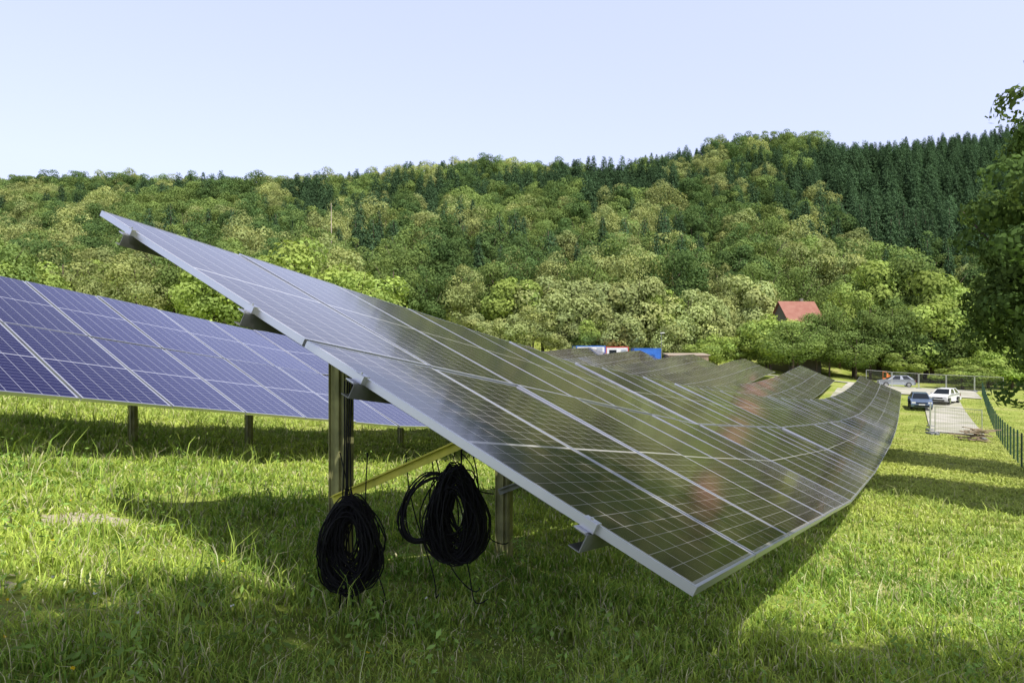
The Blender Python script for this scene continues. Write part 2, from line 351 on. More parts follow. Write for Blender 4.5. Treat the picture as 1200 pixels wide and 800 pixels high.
# weeds: broad leaves in rosettes
def weeds():
    r = np.random.RandomState(21); Ps = []; Ns = []; S = []; C = []; Lg = []
    xs_, ys_, _ = grass_pts(1100, 3.2, 22, 31)
    for x, y in zip(xs_, ys_):
        k = r.randint(10, 30); hh = r.uniform(.05,.30)*(1.3 if r.rand() < .15 else 1); g = Gz(x, y)
        col = np.array([.27,.42,.10])*r.uniform(.55,1.3)
        for i in range(k):
            a = r.rand()*6.28; rd = r.uniform(.01,.10); Ps.append((x+math.cos(a)*rd, y+math.sin(a)*rd, g+.03+hh*r.rand()))
            Ns.append((math.cos(a)*.5+.3*r.normal(), math.sin(a)*.5+.3*r.normal(), .8)); Lg.append((math.cos(a), math.sin(a), .4)); S.append(r.uniform(.010,.026)); C.append(col*r.uniform(.8,1.2))
    V, Q_, c = leaf_quads(np.array(Ps), np.array(Ns), np.array(S), .42, np.array(C), r, np.array(Lg))
    o = bpy.data.objects.new('meadow_weeds', npmesh('meadow_weeds', V, Q_, None, c, M['grass'])); COL.objects.link(o)
    tag(o, 'broad leaved weeds growing in clumps through the grass', 'weeds', None, 'stuff')
    Ps = []; C = []; S = []
    fx, fy, _ = grass_pts(90, 3.1, 9, 77)
    for x, y in zip(fx, fy):
        if x > -.3: continue
        col = np.array([.75,.55,.03]) if r.rand() < .4 else np.array([.8,.8,.74])
        g = Gz(x, y); hh = r.uniform(.08,.16)
        for i in range(4): Ps.append((x+r.normal()*.003, y+r.normal()*.003, g+hh+r.normal()*.002)); C.append(col); S.append(.006)
    V, Q_, c = leaf_quads(np.array(Ps), r.normal(size=(len(Ps),3))*.5+np.array([0,-.4,1]), np.array(S), .9, np.array(C), r)
    o = bpy.data.objects.new('wildflowers', npmesh('wildflowers', V, Q_, None, c, M['grass'])); COL.objects.link(o)
    tag(o, 'tiny white and yellow wildflowers dotted in the foreground grass', 'flowers', None, 'stuff')
weeds()
# ------------------------------------------------------------ solar tables
def module_mesh(glass):
    b = MB(); fw = .012; t = .035
    b.add([(fw,fw,-.001),(MW-fw,fw,-.001),(MW-fw,MH-fw,-.001),(fw,MH-fw,-.001)], [(0,1,2,3)], 0)
    o = [(0,0),(MW,0),(MW,MH),(0,MH)]; i = [(fw,fw),(MW-fw,fw),(MW-fw,MH-fw),(fw,MH-fw)]
    for k in range(4):
        a, c = o[k], o[(k+1)%4]; d, e = i[(k+1)%4], i[k]
        b.add([(*a,0),(*c,0),(*d,0),(*e,0)], [(0,1,2,3)], 1)
        b.add([(*a,-t),(*c,-t),(*c,0),(*a,0)], [(0,1,2,3)], 1)
        b.add([(*e,0),(*d,0),(*d,-.001),(*e,-.001)], [(0,1,2,3)], 1)
        b.add([(*a,-t),(*e,-t),(*d,-t),(*c,-t)], [(0,1,2,3)], 1)
        b.add([(*e,-t),(*e,-.006),(*d,-.006),(*d,-t)], [(0,1,2,3)], 1)
    b.add([(fw,fw,-.006),(fw,MH-fw,-.006),(MW-fw,MH-fw,-.006),(MW-fw,fw,-.006)], [(0,1,2,3)], 2)
    b.box((MW/2, MH/2, -.015), (.1,.05,.016), None, 3)
    me = bpy.data.meshes.new('module_panel'); me.from_pydata(b.v, [], b.f)
    for m in (M[glass], M['alu'], M['back'], M['black']): me.materials.append(m)
    me.polygons.foreach_set('material_index', b.mi)
    uv = me.uv_layers.new(name='UVMap')
    for lp in me.loops: v = me.vertices[lp.vertex_index].co; uv.data[lp.index].uv = (v.x, v.y)
    return me
MOD = {'pv': module_mesh('pv'), 'pvblue': module_mesh('pvblue')}
COLS = 7; TL = COLS*PITCH-.02
PUR = (.42, 1.68, 2.53, 3.79)
def table(l0, mu, label, glass='pv', detail=True, near_end=False, group=None, frames=(.65, 2.55, 4.75, 6.75)):
    z0 = float(prof(l0)+cross(mu)); l1 = l0+TL
    for _ in range(4):
        z1 = float(prof(l1)+cross(mu)); sl = (z1-z0)/(l1-l0); l1 = l0+TL/math.sqrt(1+sl*sl)
    a = Vector((B0.x+RH.x*l0+NH.x*mu, B0.y+RH.y*l0+NH.y*mu, z0)); c = Vector((B0.x+RH.x*l1+NH.x*mu, B0.y+RH.y*l1+NH.y*mu, z1))
    R = (c-a).normalized(); tau = math.radians(23.7); E = NH*math.cos(tau)+Vector((0,0,math.sin(tau))); E = (E-R*E.dot(R)).normalized(); n = R.cross(E)
    rot = Matrix((R, E, n)).transposed()
    def W(u, v, w=0): return a+R*u+E*v+n*w
    base = Vector((a.x, a.y, Gz(a.x, a.y)))
    def post_b(b, u, mi=0):
        top = W(u, 2.40, -.12); g = Gz(top.x, top.y)
        b.cprof((top.x, top.y, g-.4), tuple(top), .055, .125, .006, NH, mi)
        if detail:
            for s_ in (-1, 1):
                q = NH*(.055*s_)-RH*.045; b.bar(Vector((top.x, top.y, g-.4))+q, Vector(top)+q, .014, .006, NH, mi)
            q = RH*.020; b.bar(Vector((top.x, top.y, g-.4))-q-RH*.012, Vector(top)-q-RH*.012, .028, .03, NH, mi)
        return top, g
    def brace_b(b, u, mi=0):
        top = W(u, 2.40, -.12); g = Gz(top.x, top.y); p0 = Vector((top.x, top.y, g+.54))-R*.055+NH*.02; p1 = W(u, 1.33, -.11)-R*.055
        b.bar(p0, p1, .006, .05, Vector((0,0,1)), mi); b.bar(p0-R*.017+n*.02, p1-R*.017+n*.02, .034, .005, Vector((0,0,1)), mi)
    if not detail:
        b = MB(); uvs = []
        for k in range(COLS):
            for j in range(2):
                q = [W(k*PITCH+x_, j*2.11+y_) for x_, y_ in ((0,0),(MW,0),(MW,MH),(0,MH))]; q2 = [p+n*.003 for p in (W(k*PITCH+.012, j*2.11+.012), W(k*PITCH+MW-.012, j*2.11+.012), W(k*PITCH+MW-.012, j*2.11+MH-.012), W(k*PITCH+.012, j*2.11+MH-.012))]
                lo = [p-n*.035 for p in q]
                b.add(q+lo, [(0,1,2,3),(7,6,5,4),(0,4,5,1),(1,5,6,2),(2,6,7,3),(3,7,4,0)], 1); b.add(q2, [(0,1,2,3)], 0)
        for v in PUR: b.bar(W(-.03, v, -.075), W(TL+.03, v, -.075), .05, .07, n, 2)
        for u in frames[::1]:
            b.bar(W(u, .3, -.16), W(u, 3.95, -.16), .05, .09, n, 2); post_b(b, u, 3); brace_b(b, u, 2)
        o = b.build('solar_table', [M[glass], M['alu'], M['galv'], M['post']], None, False, base)
        me = o.data; uv = me.uv_layers.new(name='UVMap')
        for p in me.polygons:
            if p.material_index == 0:
                for li, c_ in zip(p.loop_indices, ((0,0),(MW,0),(MW,MH),(0,MH))): uv.data[li].uv = c_
        tag(o, label, 'solar panels', group); return
    t = empty('solar_table', base, label, 'solar panels', group)
    def part(nm, b, m): 
        return MB.build(_off(b, base), nm, m, t)
    for k in range(COLS):
        for j in range(2):
            o = bpy.data.objects.new('solar_module', MOD[glass]); COL.objects.link(o); o.parent = t
            jr = Matrix.Rotation(random.gauss(0, .0035), 3, 'X') @ Matrix.Rotation(random.gauss(0, .0035), 3, 'Y')
            mt = (rot @ jr).to_4x4(); mt.translation = W(k*PITCH, j*2.11)-base; o.matrix_local = mt
    ov = .06 if near_end else .03
    for v in PUR:
        b = MB(); b.cprof(W(-ov, v, -.073), W(TL+.03, v, -.073), .05, .07, .004, n, 0); part('purlin', b, M['galv'])
    for u in frames:
        b = MB(); b.cprof(W(u, .75, -.155), W(u, 3.7, -.155), .05, .09, .005, n, 0); part('rafter', b, M['galv'])
        b = MB(); post_b(b, u); part('post', b, M['post'])
        b = MB(); brace_b(b, u); part('brace', b, M['brace'] if near_end and u < 1 else M['galv'])
    if near_end:
        for v in PUR:
            b = MB()
            b.box(W(-.014, v, -.014), (.028,.06,.038), rot); b.box(W(-.003, v, .005), (.034,.06,.004), rot); b.tube([W(-.016, v, 0), W(-.016, v, .016)], .006, 6)
            b.box(W(-.035, v+.01, -.036), (.05,.05,.005), rot)
            part('end_clamp', b, M['alu'])
    return t, W, base
def _off(b, base):
    b.v = [tuple(Vector(v)-base) for v in b.v]; return b
ORD = ['first','second','third','fourth','fifth','sixth','seventh','eighth','ninth','tenth','eleventh','twelfth']
STEP = TL+.05
def nextl(l): 
    sl = (float(prof(l+7.4))-float(prof(l)))/7.4; return l+STEP/math.sqrt(1+sl*sl)
l = 0
for i in range(11):
    lab = 'nearest solar table, raised corner towards the viewer, black cable coils hanging below' if i == 0 else f'{ORD[i]} solar table from the viewer in the nearest row'
    table(l, 0, lab, 'pv', True, i == 0, 'solar tables in the nearest row', (.60, 2.5, 4.75, 6.75) if i == 0 else (.65, 2.55, 4.75, 6.75))
    l = nextl(l)
MU2 = 6.9; l = -.27
for i in range(12):
    fr = [(3.66+2.05*k-l)*1.012 for k in range(-4, 50)]; fr = [f for f in fr if .15 < f < TL-.15]
    table(l, MU2, f'{ORD[i]} solar table from the left in the blue row behind the nearest row', 'pvblue' if i < 2 else 'pv', True, False, 'solar tables in the second row', fr); l = nextl(l)
for ri, (l0, nT) in enumerate(((12,11),(14.5,11),(21,10),(29,9),(37,7))):
    l = l0
    for i in range(nT):
        table(l, 14.4+7.5*ri, f'{ORD[i]} solar table from the near end of the {ORD[ri+2]} row back', 'pv', False, False, 'solar tables in the far rows'); l = nextl(l)
# ------------------------------------------------------------ cable coils
def coil(cx, y, cy, w, h, loops, seed, label, sway=0, hook=None):
    rr = random.Random(seed); c = at(cx, y, cy); b = MB()
    for i in range(loops):
        k = rr.uniform(.22,1.0)**.7; ww = w/2*k*rr.uniform(.84,1.03); hh = h/2*rr.uniform(.88,1.02)*(.5+.5*k)
        ox = rr.gauss(0, w*.06)+sway*(1-k)*.5; oz = h/2-hh+rr.gauss(0,.008); dy = rr.gauss(0,.03); tw = rr.gauss(0,.4); ph = rr.uniform(0,6.28); sk = rr.gauss(0,.08)
        if rr.random() < .6: oz = -(h/2-hh)*.3
        pts = []
        for s in range(26):
            t = 2*math.pi*s/26; e = 1+.055*math.sin(3*t+ph)+.02*math.sin(5*t+ph*2)
            x = math.cos(t)*ww*e*(1-.28*max(0, math.sin(t))); z = math.sin(t)*hh*e
            pts.append(c+Vector((x*math.cos(tw)+ox*(1-math.sin(t))*.6+sk*z, x*math.sin(tw)*.45+dy, z+oz)))
        b.tube(pts, .0040, 5, closed=True)
    o = b.build('cable_coil', M['black'], None, True, c); tag(o, label, 'cable coil')
    top = c+Vector((0,0,h/2)); b = MB()
    hk = hook or top+Vector((0,0,.1)); b.tube([hk-c+Vector((-.012,0,0)), top-c+Vector((-.03,-.03,-.03)), top-c+Vector((0,-.045,-.06)), top-c+Vector((.03,-.03,-.03)), hk-c+Vector((.012,0,0))], .005, 5)
    b.build('tie', M['black'], o)
coil(411, 3.66, 640, .345, .49, 105, 3, 'oval coil of black cable hanging in front of the wide post', 0, at(408, 3.68, 572))
coil(534, 3.62, 605, .34, .50, 110, 5, 'wide loop coil of black cable hanging right of the oval coil', .04, at(538, 3.64, 522))
b = MB()
rr = random.Random(4)
for k in range(11):
    pts = []; sx0 = rr.uniform(.85,1.08); sy0 = rr.uniform(.9,1.08); ox = rr.gauss(0,1.5); oy = rr.gauss(0,2); ph = rr.uniform(0,6.28)
    for s in range(22):
        t = 2*math.pi*s/22; x = 500+ox+30*math.cos(t)*sx0*(1+.05*math.sin(3*t+ph)); y_ = 596+oy+36*math.sin(t)*sy0-math.cos(t)*14
        pts.append(at(x, 3.62+rr.gauss(0,.003)+.02*math.sin(t+ph), y_))
    b.tube(pts, .0044, 5, closed=True)
o = b.build('cable_loop', M['black'], None, True, at(500, 3.62, 598)); tag(o, 'small open loop of black cable left of the wide coil', 'cable coil')
b = MB()
for k in range(4):
    b.tube([at(404+3*k, 3.70, 446), at(404+2*k, 3.70, 520), at(401+3*k+2*(k%2), 3.68, 600), at(402+4*k, 3.70, 660), at(398+8*k, 3.70, 712)], .0042, 5)
o = b.build('loose_cable', M['black'], None, True, at(400, 3.75, 600)); tag(o, 'black cables running down beside the wide post', 'cable')
b = MB()
for k, (x0, x1, ye, dd) in enumerate(((540,575,560,.1),(548,590,620,.12),(500,560,676,.05),(430,452,690,0),(480,520,684,.02),(515,575,690,.03),(400,440,700,.02))):
    pts = [at(x0+(x1-x0)*t+6*math.sin(7*t+k), 3.7+dd, 530+(ye-530)*math.sin(t*1.9)+20*t) for t in np.linspace(0, 1, 16)]
    b.tube(pts, .0035, 5)
o = b.build('dangling_cable', M['black'], None, True, at(540, 3.8, 600)); tag(o, 'thin black cable ends dangling around the wide coil', 'cable')
# ------------------------------------------------------------ trees near
def big_tree(name, x, y, H, R, zb, N, leaf, base, label, seed, K=60, lsp=.3, cs=1.0):
    V, Q_, c = broad(seed, N, leaf, H, R, zb, base, K=K, var=.4, cs=cs)
    t = empty(name, (x, y, Gz(x, y)), label, 'tree')
    o = bpy.data.objects.new('crown', npmesh('crown', V, Q_, None, c, M['leaf'])); COL.objects.link(o); o.parent = t
    o = bpy.data.objects.new('trunk', trunk_mesh(H, .22*H/12, 9, seed, .8, lsp)); COL.objects.link(o); o.parent = t
big_tree('broadleaf_tree', 21.2, 25.5, 17.0, 4.1, .2, 42000, .125, (.115,.17,.045), 'tall leafy tree overhanging the right edge beside the green fence', 5, 200, .3, .78)
big_tree('broadleaf_tree', 15.2, 14.4, 12, 4.2, 1.0, 21000, .15, (.12,.18,.045), 'leafy tree just outside the right edge casting shade on the meadow', 12, 55)
big_tree('broadleaf_tree', 4.9, -3.1, 9.6, 3.6, 4.8, 13000, .13, (.12,.20,.045), 'leafy tree behind the viewer on the right, shading the front grass', 8, 44)
big_tree('broadleaf_tree', 2.2, -3.5, 9.6, 3.5, 5.0, 12000, .13, (.12,.20,.045), 'leafy tree behind the viewer in the middle, shading the front grass', 10, 42)
big_tree('broadleaf_tree', -.3, -4.6, 9.6, 3.6, 4.8, 11000, .13, (.12,.20,.045), 'leafy tree behind the viewer on the left, shading the front grass', 9, 38)
# belt of trees at the foot of the hill:  px, distance, kind, top py, width factor
belt = [(-60,100,'pale',285,1.1),(-5,92,'mid',268,1.),(30,96,'bright',292,1.1),(75,104,'pale',282,1.1),(120,110,'bright',288,1.1),(160,100,'pale',290,1.1),(205,104,'mid',280,1),(250,98,'bright',296,1.1),
 (300,104,'dark',296,1),(345,98,'bright',276,1.1),(385,118,'pale',270,1),(420,100,'bright',300,1.2),(462,108,'mid',292,1.0),(500,112,'dark',300,1),(540,114,'pale',302,1.0),(575,122,'mid',296,1),
 (600,114,'bright',310,1.1),(636,114,'willow',316,1.0),(668,114,'willow',322,1.0),(706,114,'willow',314,1),(742,114,'willow',312,1.0),(776,115,'bright',326,1.),(806,114,'willow',332,1.0),(836,114,'willow',342,1.),
 (850,124,'pale',334,.9),(880,126,'willow',312,1.0),(898,110,'mid',386,1.2),(868,110,'bright',389,1.2),(840,110,'bright',386,1.2),(984,122,'mid',322,.8),(1000,112,'bright',330,.9),(1020,108,'mid',342,1.0),
 (1030,122,'bright',294,1),(1062,120,'mid',286,1.0),(1085,116,'bright',306,1),(1048,108,'mid',346,1.1),(1092,108,'bright',338,1.1),(1118,112,'bright',326,1),(1140,108,'mid',352,1.2),(1162,104,'bright',365,1.2),(1122,106,'mid',362,1.2),
 (1195,106,'bright',335,1.1),(1230,100,'dark',310,1),(1165,118,'mid',312,1.),(1262,100,'mid',300,1.1),(935,108,'mid',376,1.2),(972,108,'mid',350,.9),(1158,98,'bright',412,1.5),(1003,106,'mid',384,1.3),(1075,107,'dark',380,1.2),
 (560,108,'willow',364,1.3),(600,109,'willow',364,1.2),(625,110,'pale',354,1.2),(655,110,'willow',362,1.2),(690,110,'bright',368,1.2),(722,111,'willow',360,1.2),(790,111,'willow',368,1.2),(820,110,'bright',396,1.3),(1186,96,'bright',400,1.4),(1104,107,'mid',385,1.3),(903,109,'bright',362,1.2),(957,109,'mid',362,1.1),(929,106,'mid',372,1.5),
 (1128,94,'bright',424,1.6),(1058,105,'bright',405,1.5)]
names = {'pale':'pale yellow-green broadleaf tree','mid':'mid green broadleaf tree','dark':'dark green broadleaf tree','bright':'bright green bushy tree','willow':'soft grey-green willow'}
for (px, y, kd, tp, sx) in belt:
    x = (px-600)/F*y; g = Gz(x, y); hgt = (400-tp)/F*y-g; s = hgt/KIND[kd][2]
    where = 'at the foot of the hill on the left' if px < 400 else ('behind the far rows at the foot of the hill' if px < 860 else 'beyond the gravel lot on the right')
    lab = names[kd]+' '+where; 
    tree(kd, x, y, s, lab, 'tree', lab+' group', None, sx*max(1, .55/max(s,.2)))
# hillside wood
pts = []
r = np.random.RandomState(3)
sp = 8.3; yy = 131
while yy < 392:
    w = .80*yy+22; xx = -w
    while xx < w:
        x = xx+r.uniform(-3.2,3.2); y = yy+r.uniform(-3.2,3.2)
        pts.append((x, y)); 
        xx += sp
    yy += sp
def kind_of(x, y):
    px = 600+F*x/y; t = (y-120)/250.; q = float(wob(x, y, .045)); q2 = float(wob(x+90, y, .08))
    pc = .08+.30*max(0, min(1, (t-.3)*2.5))+.95*max(0, min(1, (px-880)/130.))*max(0, min(1, (t-.06)*7))+.6*q*(.4+t)
    if 330 < px < 600 and t > .25: pc += .30
    if 640 < px < 920 and t > .35: pc += .35
    if t > .85: pc = max(pc, .45)
    if px < 120: pc -= .15
    if r.rand() < pc: return 'fir'
    u = r.rand()+.35*q2
    return 'pale' if u < .24 else ('mid' if u < .72 else 'dark')
trees = []
for (x, y) in pts:
    k_ = kind_of(x, y); s = r.uniform(.85,1.15)*(1 if k_ != 'fir' else (.95 if y < 290 else .82)); trees.append((y, x, k_, s))
    if k_ == 'fir':        # spruces stand closer together
        x2 = x+r.uniform(3,5)*(1 if r.rand() < .5 else -1); y2 = y+r.uniform(-4,4); trees.append((y2, x2, k_, s*r.uniform(.85,1.05)))
trees.sort(key=lambda t: t[0])
inview = [t for t in trees if abs(t[1]/t[0]) < .78]
ind = set(id(t) for t in inview[:290])
nmz = {'fir':('dark conical spruce standing in the hillside wood','spruces in the hillside wood'),'pale':('pale sunlit broadleaf tree in the lower hillside wood','pale broadleaf trees in the hillside wood'),'mid':('mid green broadleaf tree in the lower hillside wood','green broadleaf trees in the hillside wood'),'dark':('deep green broadleaf tree in the lower hillside wood','deep green broadleaf trees in the hillside wood')}
rest = []
for t in trees:
    y, x, k_, s = t
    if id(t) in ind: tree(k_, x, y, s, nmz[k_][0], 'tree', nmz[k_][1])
    else: rest.append(t)
pc_ = bpy.data.collections.new('forest_crowns'); KI = {}
for i, k_ in enumerate(('pale','mid','dark','fir')):
    for j in range(4):
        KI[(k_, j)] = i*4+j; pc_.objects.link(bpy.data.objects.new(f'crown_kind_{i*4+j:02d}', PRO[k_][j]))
n = len(rest); co_ = np.array([(t[1], t[0], Gz(t[1], t[0])-.5) for t in rest])
me = bpy.data.meshes.new('forest_points'); me.vertices.add(n); me.vertices.foreach_set('co', co_.astype(np.float32).ravel())
a = me.attributes.new('pick', 'INT', 'POINT'); a.data.foreach_set('value', np.array([KI[(t[2], r.randint(4))] for t in rest], np.int32))
a = me.attributes.new('turn', 'FLOAT_VECTOR', 'POINT'); rv = np.zeros((n,3), np.float32); rv[:,2] = r.rand(n)*6.28; a.data.foreach_set('vector', rv.ravel())
a = me.attributes.new('size', 'FLOAT_VECTOR', 'POINT'); sv = np.array([(t[3]*(1.15 if t[2] == 'fir' else 1.04), t[3]*(1.15 if t[2] == 'fir' else 1.04), t[3]) for t in rest], np.float32); a.data.foreach_set('vector', sv.ravel())
ng = bpy.data.node_groups.new('forest_scatter', 'GeometryNodeTree')
ng.interface.new_socket('Geometry', in_out='INPUT', socket_type='NodeSocketGeometry'); ng.interface.new_socket('Geometry', in_out='OUTPUT', socket_type='NodeSocketGeometry')
gi = ng.nodes.new('NodeGroupInput'); go = ng.nodes.new('NodeGroupOutput'); ip = ng.nodes.new('GeometryNodeInstanceOnPoints'); ci = ng.nodes.new('GeometryNodeCollectionInfo')
ci.inputs['Collection'].default_value = pc_; ci.inputs['Separate Children'].default_value = True; ci.inputs['Reset Children'].default_value = True
def na(nm, dt):
    q = ng.nodes.new('GeometryNodeInputNamedAttribute'); q.data_type = dt; q.inputs['Name'].default_value = nm; return q.outputs['Attribute']
ng.links.new(gi.outputs[0], ip.inputs['Points']); ng.links.new(ci.outputs[0], ip.inputs['Instance']); ip.inputs['Pick Instance'].default_value = True
ng.links.new(na('pick', 'INT'), ip.inputs['Instance Index']); ng.links.new(na('turn', 'FLOAT_VECTOR'), ip.inputs['Rotation']); ng.links.new(na('size', 'FLOAT_VECTOR'), ip.inputs['Scale'])
ng.links.new(ip.outputs[0], go.inputs[0])
fo = bpy.data.objects.new('forest', me); COL.objects.link(fo); md = fo.modifiers.new('scatter', 'NODES'); md.node_group = ng
tag(fo, 'dense mixed wood covering the upper hillside', 'forest', None, 'stuff')
print('forest', len(trees), n)
# bare dead trunk on the slope
p = at(388, 150, z=0); g = Gz(p.x, p.y)
b = MB(); b.tube([(0,0,0),(.1,0,12),(0,.1,(400-238)/F*150-g)], .22, 6, r2=.05)
o = b.build('dead_tree', M['deadwood'], None, True); o.location = (p.x, p.y, g); tag(o, 'thin bare dead trunk standing out of the wood', 'tree')
# ------------------------------------------------------------ vehicles
def car(px, y, rz, paint, label, long=4.2, hgt=1.46, z=None):
    x = (px-600)/F*y; g = Gz(x, y)+.09
    t = empty('parked_car', (x, y, g), label, 'car', 'cars parked on the gravel', rz)
    hl = long/2; b = MB()
    prof_ = [(-hl+.05,.28),(-hl,.5),(-hl+.06,.70),(-hl+.25,.80),(-hl+1.05,.94),(hl-.25,1.0),(hl-.04,.88),(hl,.55),(hl-.06,.28)]
    rings = [(-.74, .04), (-.87, 0), (.87, 0), (.74, .04)]; vs = []; n = len(prof_)
    for xx, ins in rings:
        for (yy_, zz) in prof_: vs.append((xx, yy_*(1-ins*.6), zz+(-.01 if ins else 0) if zz > .5 else zz+ins*.5))
    fs = []
    for k in range(3):
        for j in range(n): fs.append((k*n+j, k*n+(j+1) % n, (k+1)*n+(j+1) % n, (k+1)*n+j))
    fs.append(tuple(range(n))[::-1]); fs.append(tuple(3*n+j for j in range(n)))
    b.add(vs, fs)
    y0, y1, y2, y3 = -hl+1.0, -hl+1.75, hl-.85, hl-.2
    bt = [(-.78,y0,.93),(.78,y0,.93),(.78,y3,.98),(-.78,y3,.98)]; tp = [(-.60,y1,hgt-.03),(.60,y1,hgt-.03),(.60,y2,hgt),(-.60,y2,hgt)]
    b.add(bt+tp, [(4,5,6,7),(0,1,5,4),(1,2,6,5),(2,3,7,6),(3,0,4,7)])
    b.build('body', paint, t)
    def pane(q, nm, ins=.1, mt='glass', push=.008):
        q = [Vector(v) for v in q]; c = sum(q, Vector())/4; nn = (q[1]-q[0]).cross(q[3]-q[0]).normalized()
        if nn.dot(c-Vector((0,0,.7))) < 0: nn = -nn
        bb = MB(); bb.add([v.lerp(c, ins)+nn*push for v in q], [(0,1,2,3)]); bb.build(nm, M[mt], t)
    pane([bt[0],bt[1],tp[1],tp[0]], 'windscreen'); pane([bt[3],bt[2],tp[2],tp[3]], 'rear_window', .15)
    for s_, (i0, i1) in ((1,(1,2)),(-1,(0,3))):
        mb_ = lambda A, Bv, f: Vector(A).lerp(Vector(Bv), f)
        for f0, f1 in ((.06,.50),(.54,.93)):
            pane([mb_(bt[i0],bt[i1],f0+.06), mb_(bt[i0],bt[i1],f1), mb_(tp[i0],tp[i1],f1), mb_(tp[i0],tp[i1],f0)], 'side_window', .12)
    for sx in (-1,1):
        bb = MB(); bb.box((sx*.66,-hl+.06,.66), (.32,.10,.14)); bb.build('headlight', M['lamp'], t)
        bb = MB(); bb.box((sx*.72,hl-.03,.78), (.18,.08,.2)); bb.build('tail_light', M['redlamp'], t)
        bb = MB(); bb.box((sx*.95,y0+.35,1.0), (.18,.08,.12)); bb.build('wing_mirror', paint, t)
        for yy_ in (-hl+.82, hl-.78):
            bb = MB(); bb.tube([(sx*.70,yy_,.31),(sx*.89,yy_,.31)], .31, 16); w = bb.build('wheel', M['tyre'], t)
            bb = MB(); bb.tube([(sx*.88,yy_,.31),(sx*.90,yy_,.31)], .20, 12); bb.build('rim', M['rim'], w)
    bb = MB(); bb.box((0,-hl+.03,.62), (.9,.06,.12)); bb.box((0,-hl+.02,.38), (1.2,.06,.12)); bb.build('grille', M['black'], t)
    bb = MB(); bb.box((0,-hl-.012,.50), (.5,.02,.10)); bb.build('number_plate', M['white'], t)
car(1078, 66, -.45, M['carblue'], 'blue-grey car facing the camera on the gravel lot')
car(1107, 70, -.85, M['white'], 'white car parked on the right of the blue-grey car')
car(1050, 90, -1.9, M['silver'], 'silver car seen side on behind the end of the nearest row')
# mini excavator
x, y = (1039-600)/F*99, 99
t = empty('mini_excavator', (x, y, Gz(x, y)+.09), 'small orange excavator standing beyond the silver car', 'excavator', None, -.5); t.scale = (.75,.75,.75)
b = MB(); b.box((0,0,.85), (1.3,1.5,.3)); b.box((.3,.5,1.25), (.7,.7,.6)); b.build('body', M['orange'], t)
b = MB(); b.box((-.3,0,1.0), (.6,.9,.1)); b.box((-.3,0,2.2), (.7,1.0,.1))
for sx in (-.6,0):
    for sy in (-.42,.42): b.bar((sx,sy,1),(sx,sy,2.2),.07,.07,Vector((0,1,0)))
b.build('cab', M['orange'], t)
for s_ in (-1,1):
    b = MB(); b.tube([(s_*.6-.15,-.8,.3),(s_*.6+.15,-.8,.3)], .28, 10); b.tube([(s_*.6-.15,.8,.3),(s_*.6+.15,.8,.3)], .28, 10); b.box((s_*.6,0,.3), (.3,1.6,.54)); b.build('track', M['tyre'], t)
b = MB(); b.bar((.2,-.7,1),(.2,-1.3,1.9),.18,.22); b.bar((.2,-1.3,1.9),(.2,-2.0,1.2),.15,.18); b.build('boom', M['orange'], t)
b = MB(); b.bar((.2,-2.0,1.2),(.2,-1.9,.6),.5,.35); b.build('bucket', M['tyre'], t)
# containers
def container(px, y, L, W_, top, rz, m, label, door=True, band=None):
    x = (px-600)/F*y; g = Gz(x, y)+.05; t = empty('site_container', (x, y, g), label, 'container', None, rz)
    Hh = (400-top)/F*y-g-.2
    b = MB(); b.box((0,0,Hh/2+.1), (L,W_,Hh-.02))
    n = int(L/.3)
    for i in range(n):
        xx = -L/2+.2+i*.3
        if xx < L/2-.1: b.box((xx,-W_/2-.015,Hh/2+.1), (.14,.03,Hh-.35)); b.box((xx,W_/2+.015,Hh/2+.1), (.14,.03,Hh-.35))
    b.build('wall', m, t)
    b = MB(); b.box((0,0,Hh+.14), (L+.08,W_+.08,.12)); b.build('roof', M[band] if band else m, t)
    b = MB()
    for sx in (-1,1):
        for sy in (-1,1): b.box((sx*(L/2), sy*(W_/2), Hh/2+.1), (.14,.14,Hh+.1))
    b.build('corner_post', M[band] if band else m, t)
    if door:
        b = MB(); b.box((L*.3,-W_/2-.05,1.1), (.85,.05,1.95)); b.build('door', M['silver'], t)
        b = MB(); b.box((-L*.2,-W_/2-.05,Hh-.75), (1.1,.05,.9)); b.build('window', M['glass'], t)
container(690, 106, 4.4, 2.4, 405, .15, M['white'], 'white site container leftmost behind the far rows', True, 'blue')
container(721, 107, 3.4, 2.4, 406, .1, M['white'], 'white container with a red roof edge between the two others', True, 'red')
container(757, 105, 3.9, 2.4, 408, .05, M['blue'], 'blue steel container behind the far rows', False)
# timber shed
x = (804-600)/F*104; y = 104; g = Gz(x, y); hs_ = (400-415)/F*y-g
t = empty('timber_shed', (x, y, g), 'low pale timber shed right of the blue container', 'shed', None, .1)
b = MB()
for i in range(24): b.box((-2.9+i*.25,-1.2,hs_/2-.05), (.22,.04,hs_-.1)); b.box((-2.9+i*.25,1.2,hs_/2-.05), (.22,.04,hs_-.1))
for i in range(9): b.box((-3.0,-1.05+i*.26,hs_/2-.05), (.04,.22,hs_-.1)); b.box((2.95,-1.05+i*.26,hs_/2-.05), (.04,.22,hs_-.1))
b.build('wall', M['wood'], t)
b = MB(); b.box((0,0,hs_), (6.4,2.8,.1), Matrix.Rotation(.08,3,'X')); b.build('roof', M['deadwood'], t)
# lamp post
x = (775-600)/F*102; y = 102; g = Gz(x, y); zt = (400-390)/F*y-g
t = empty('street_lamp', (x, y, g), 'slim lamp post rising beside the blue container', 'street lamp')
b = MB(); b.tube([(0,0,-.2),(0,0,zt)], .06, 8, r2=.04); b.build('pole', M['galv'], t)
b = MB(); b.box((.15,0,zt), (.6,.25,.12)); b.build('lamp_head', M['white'], t)
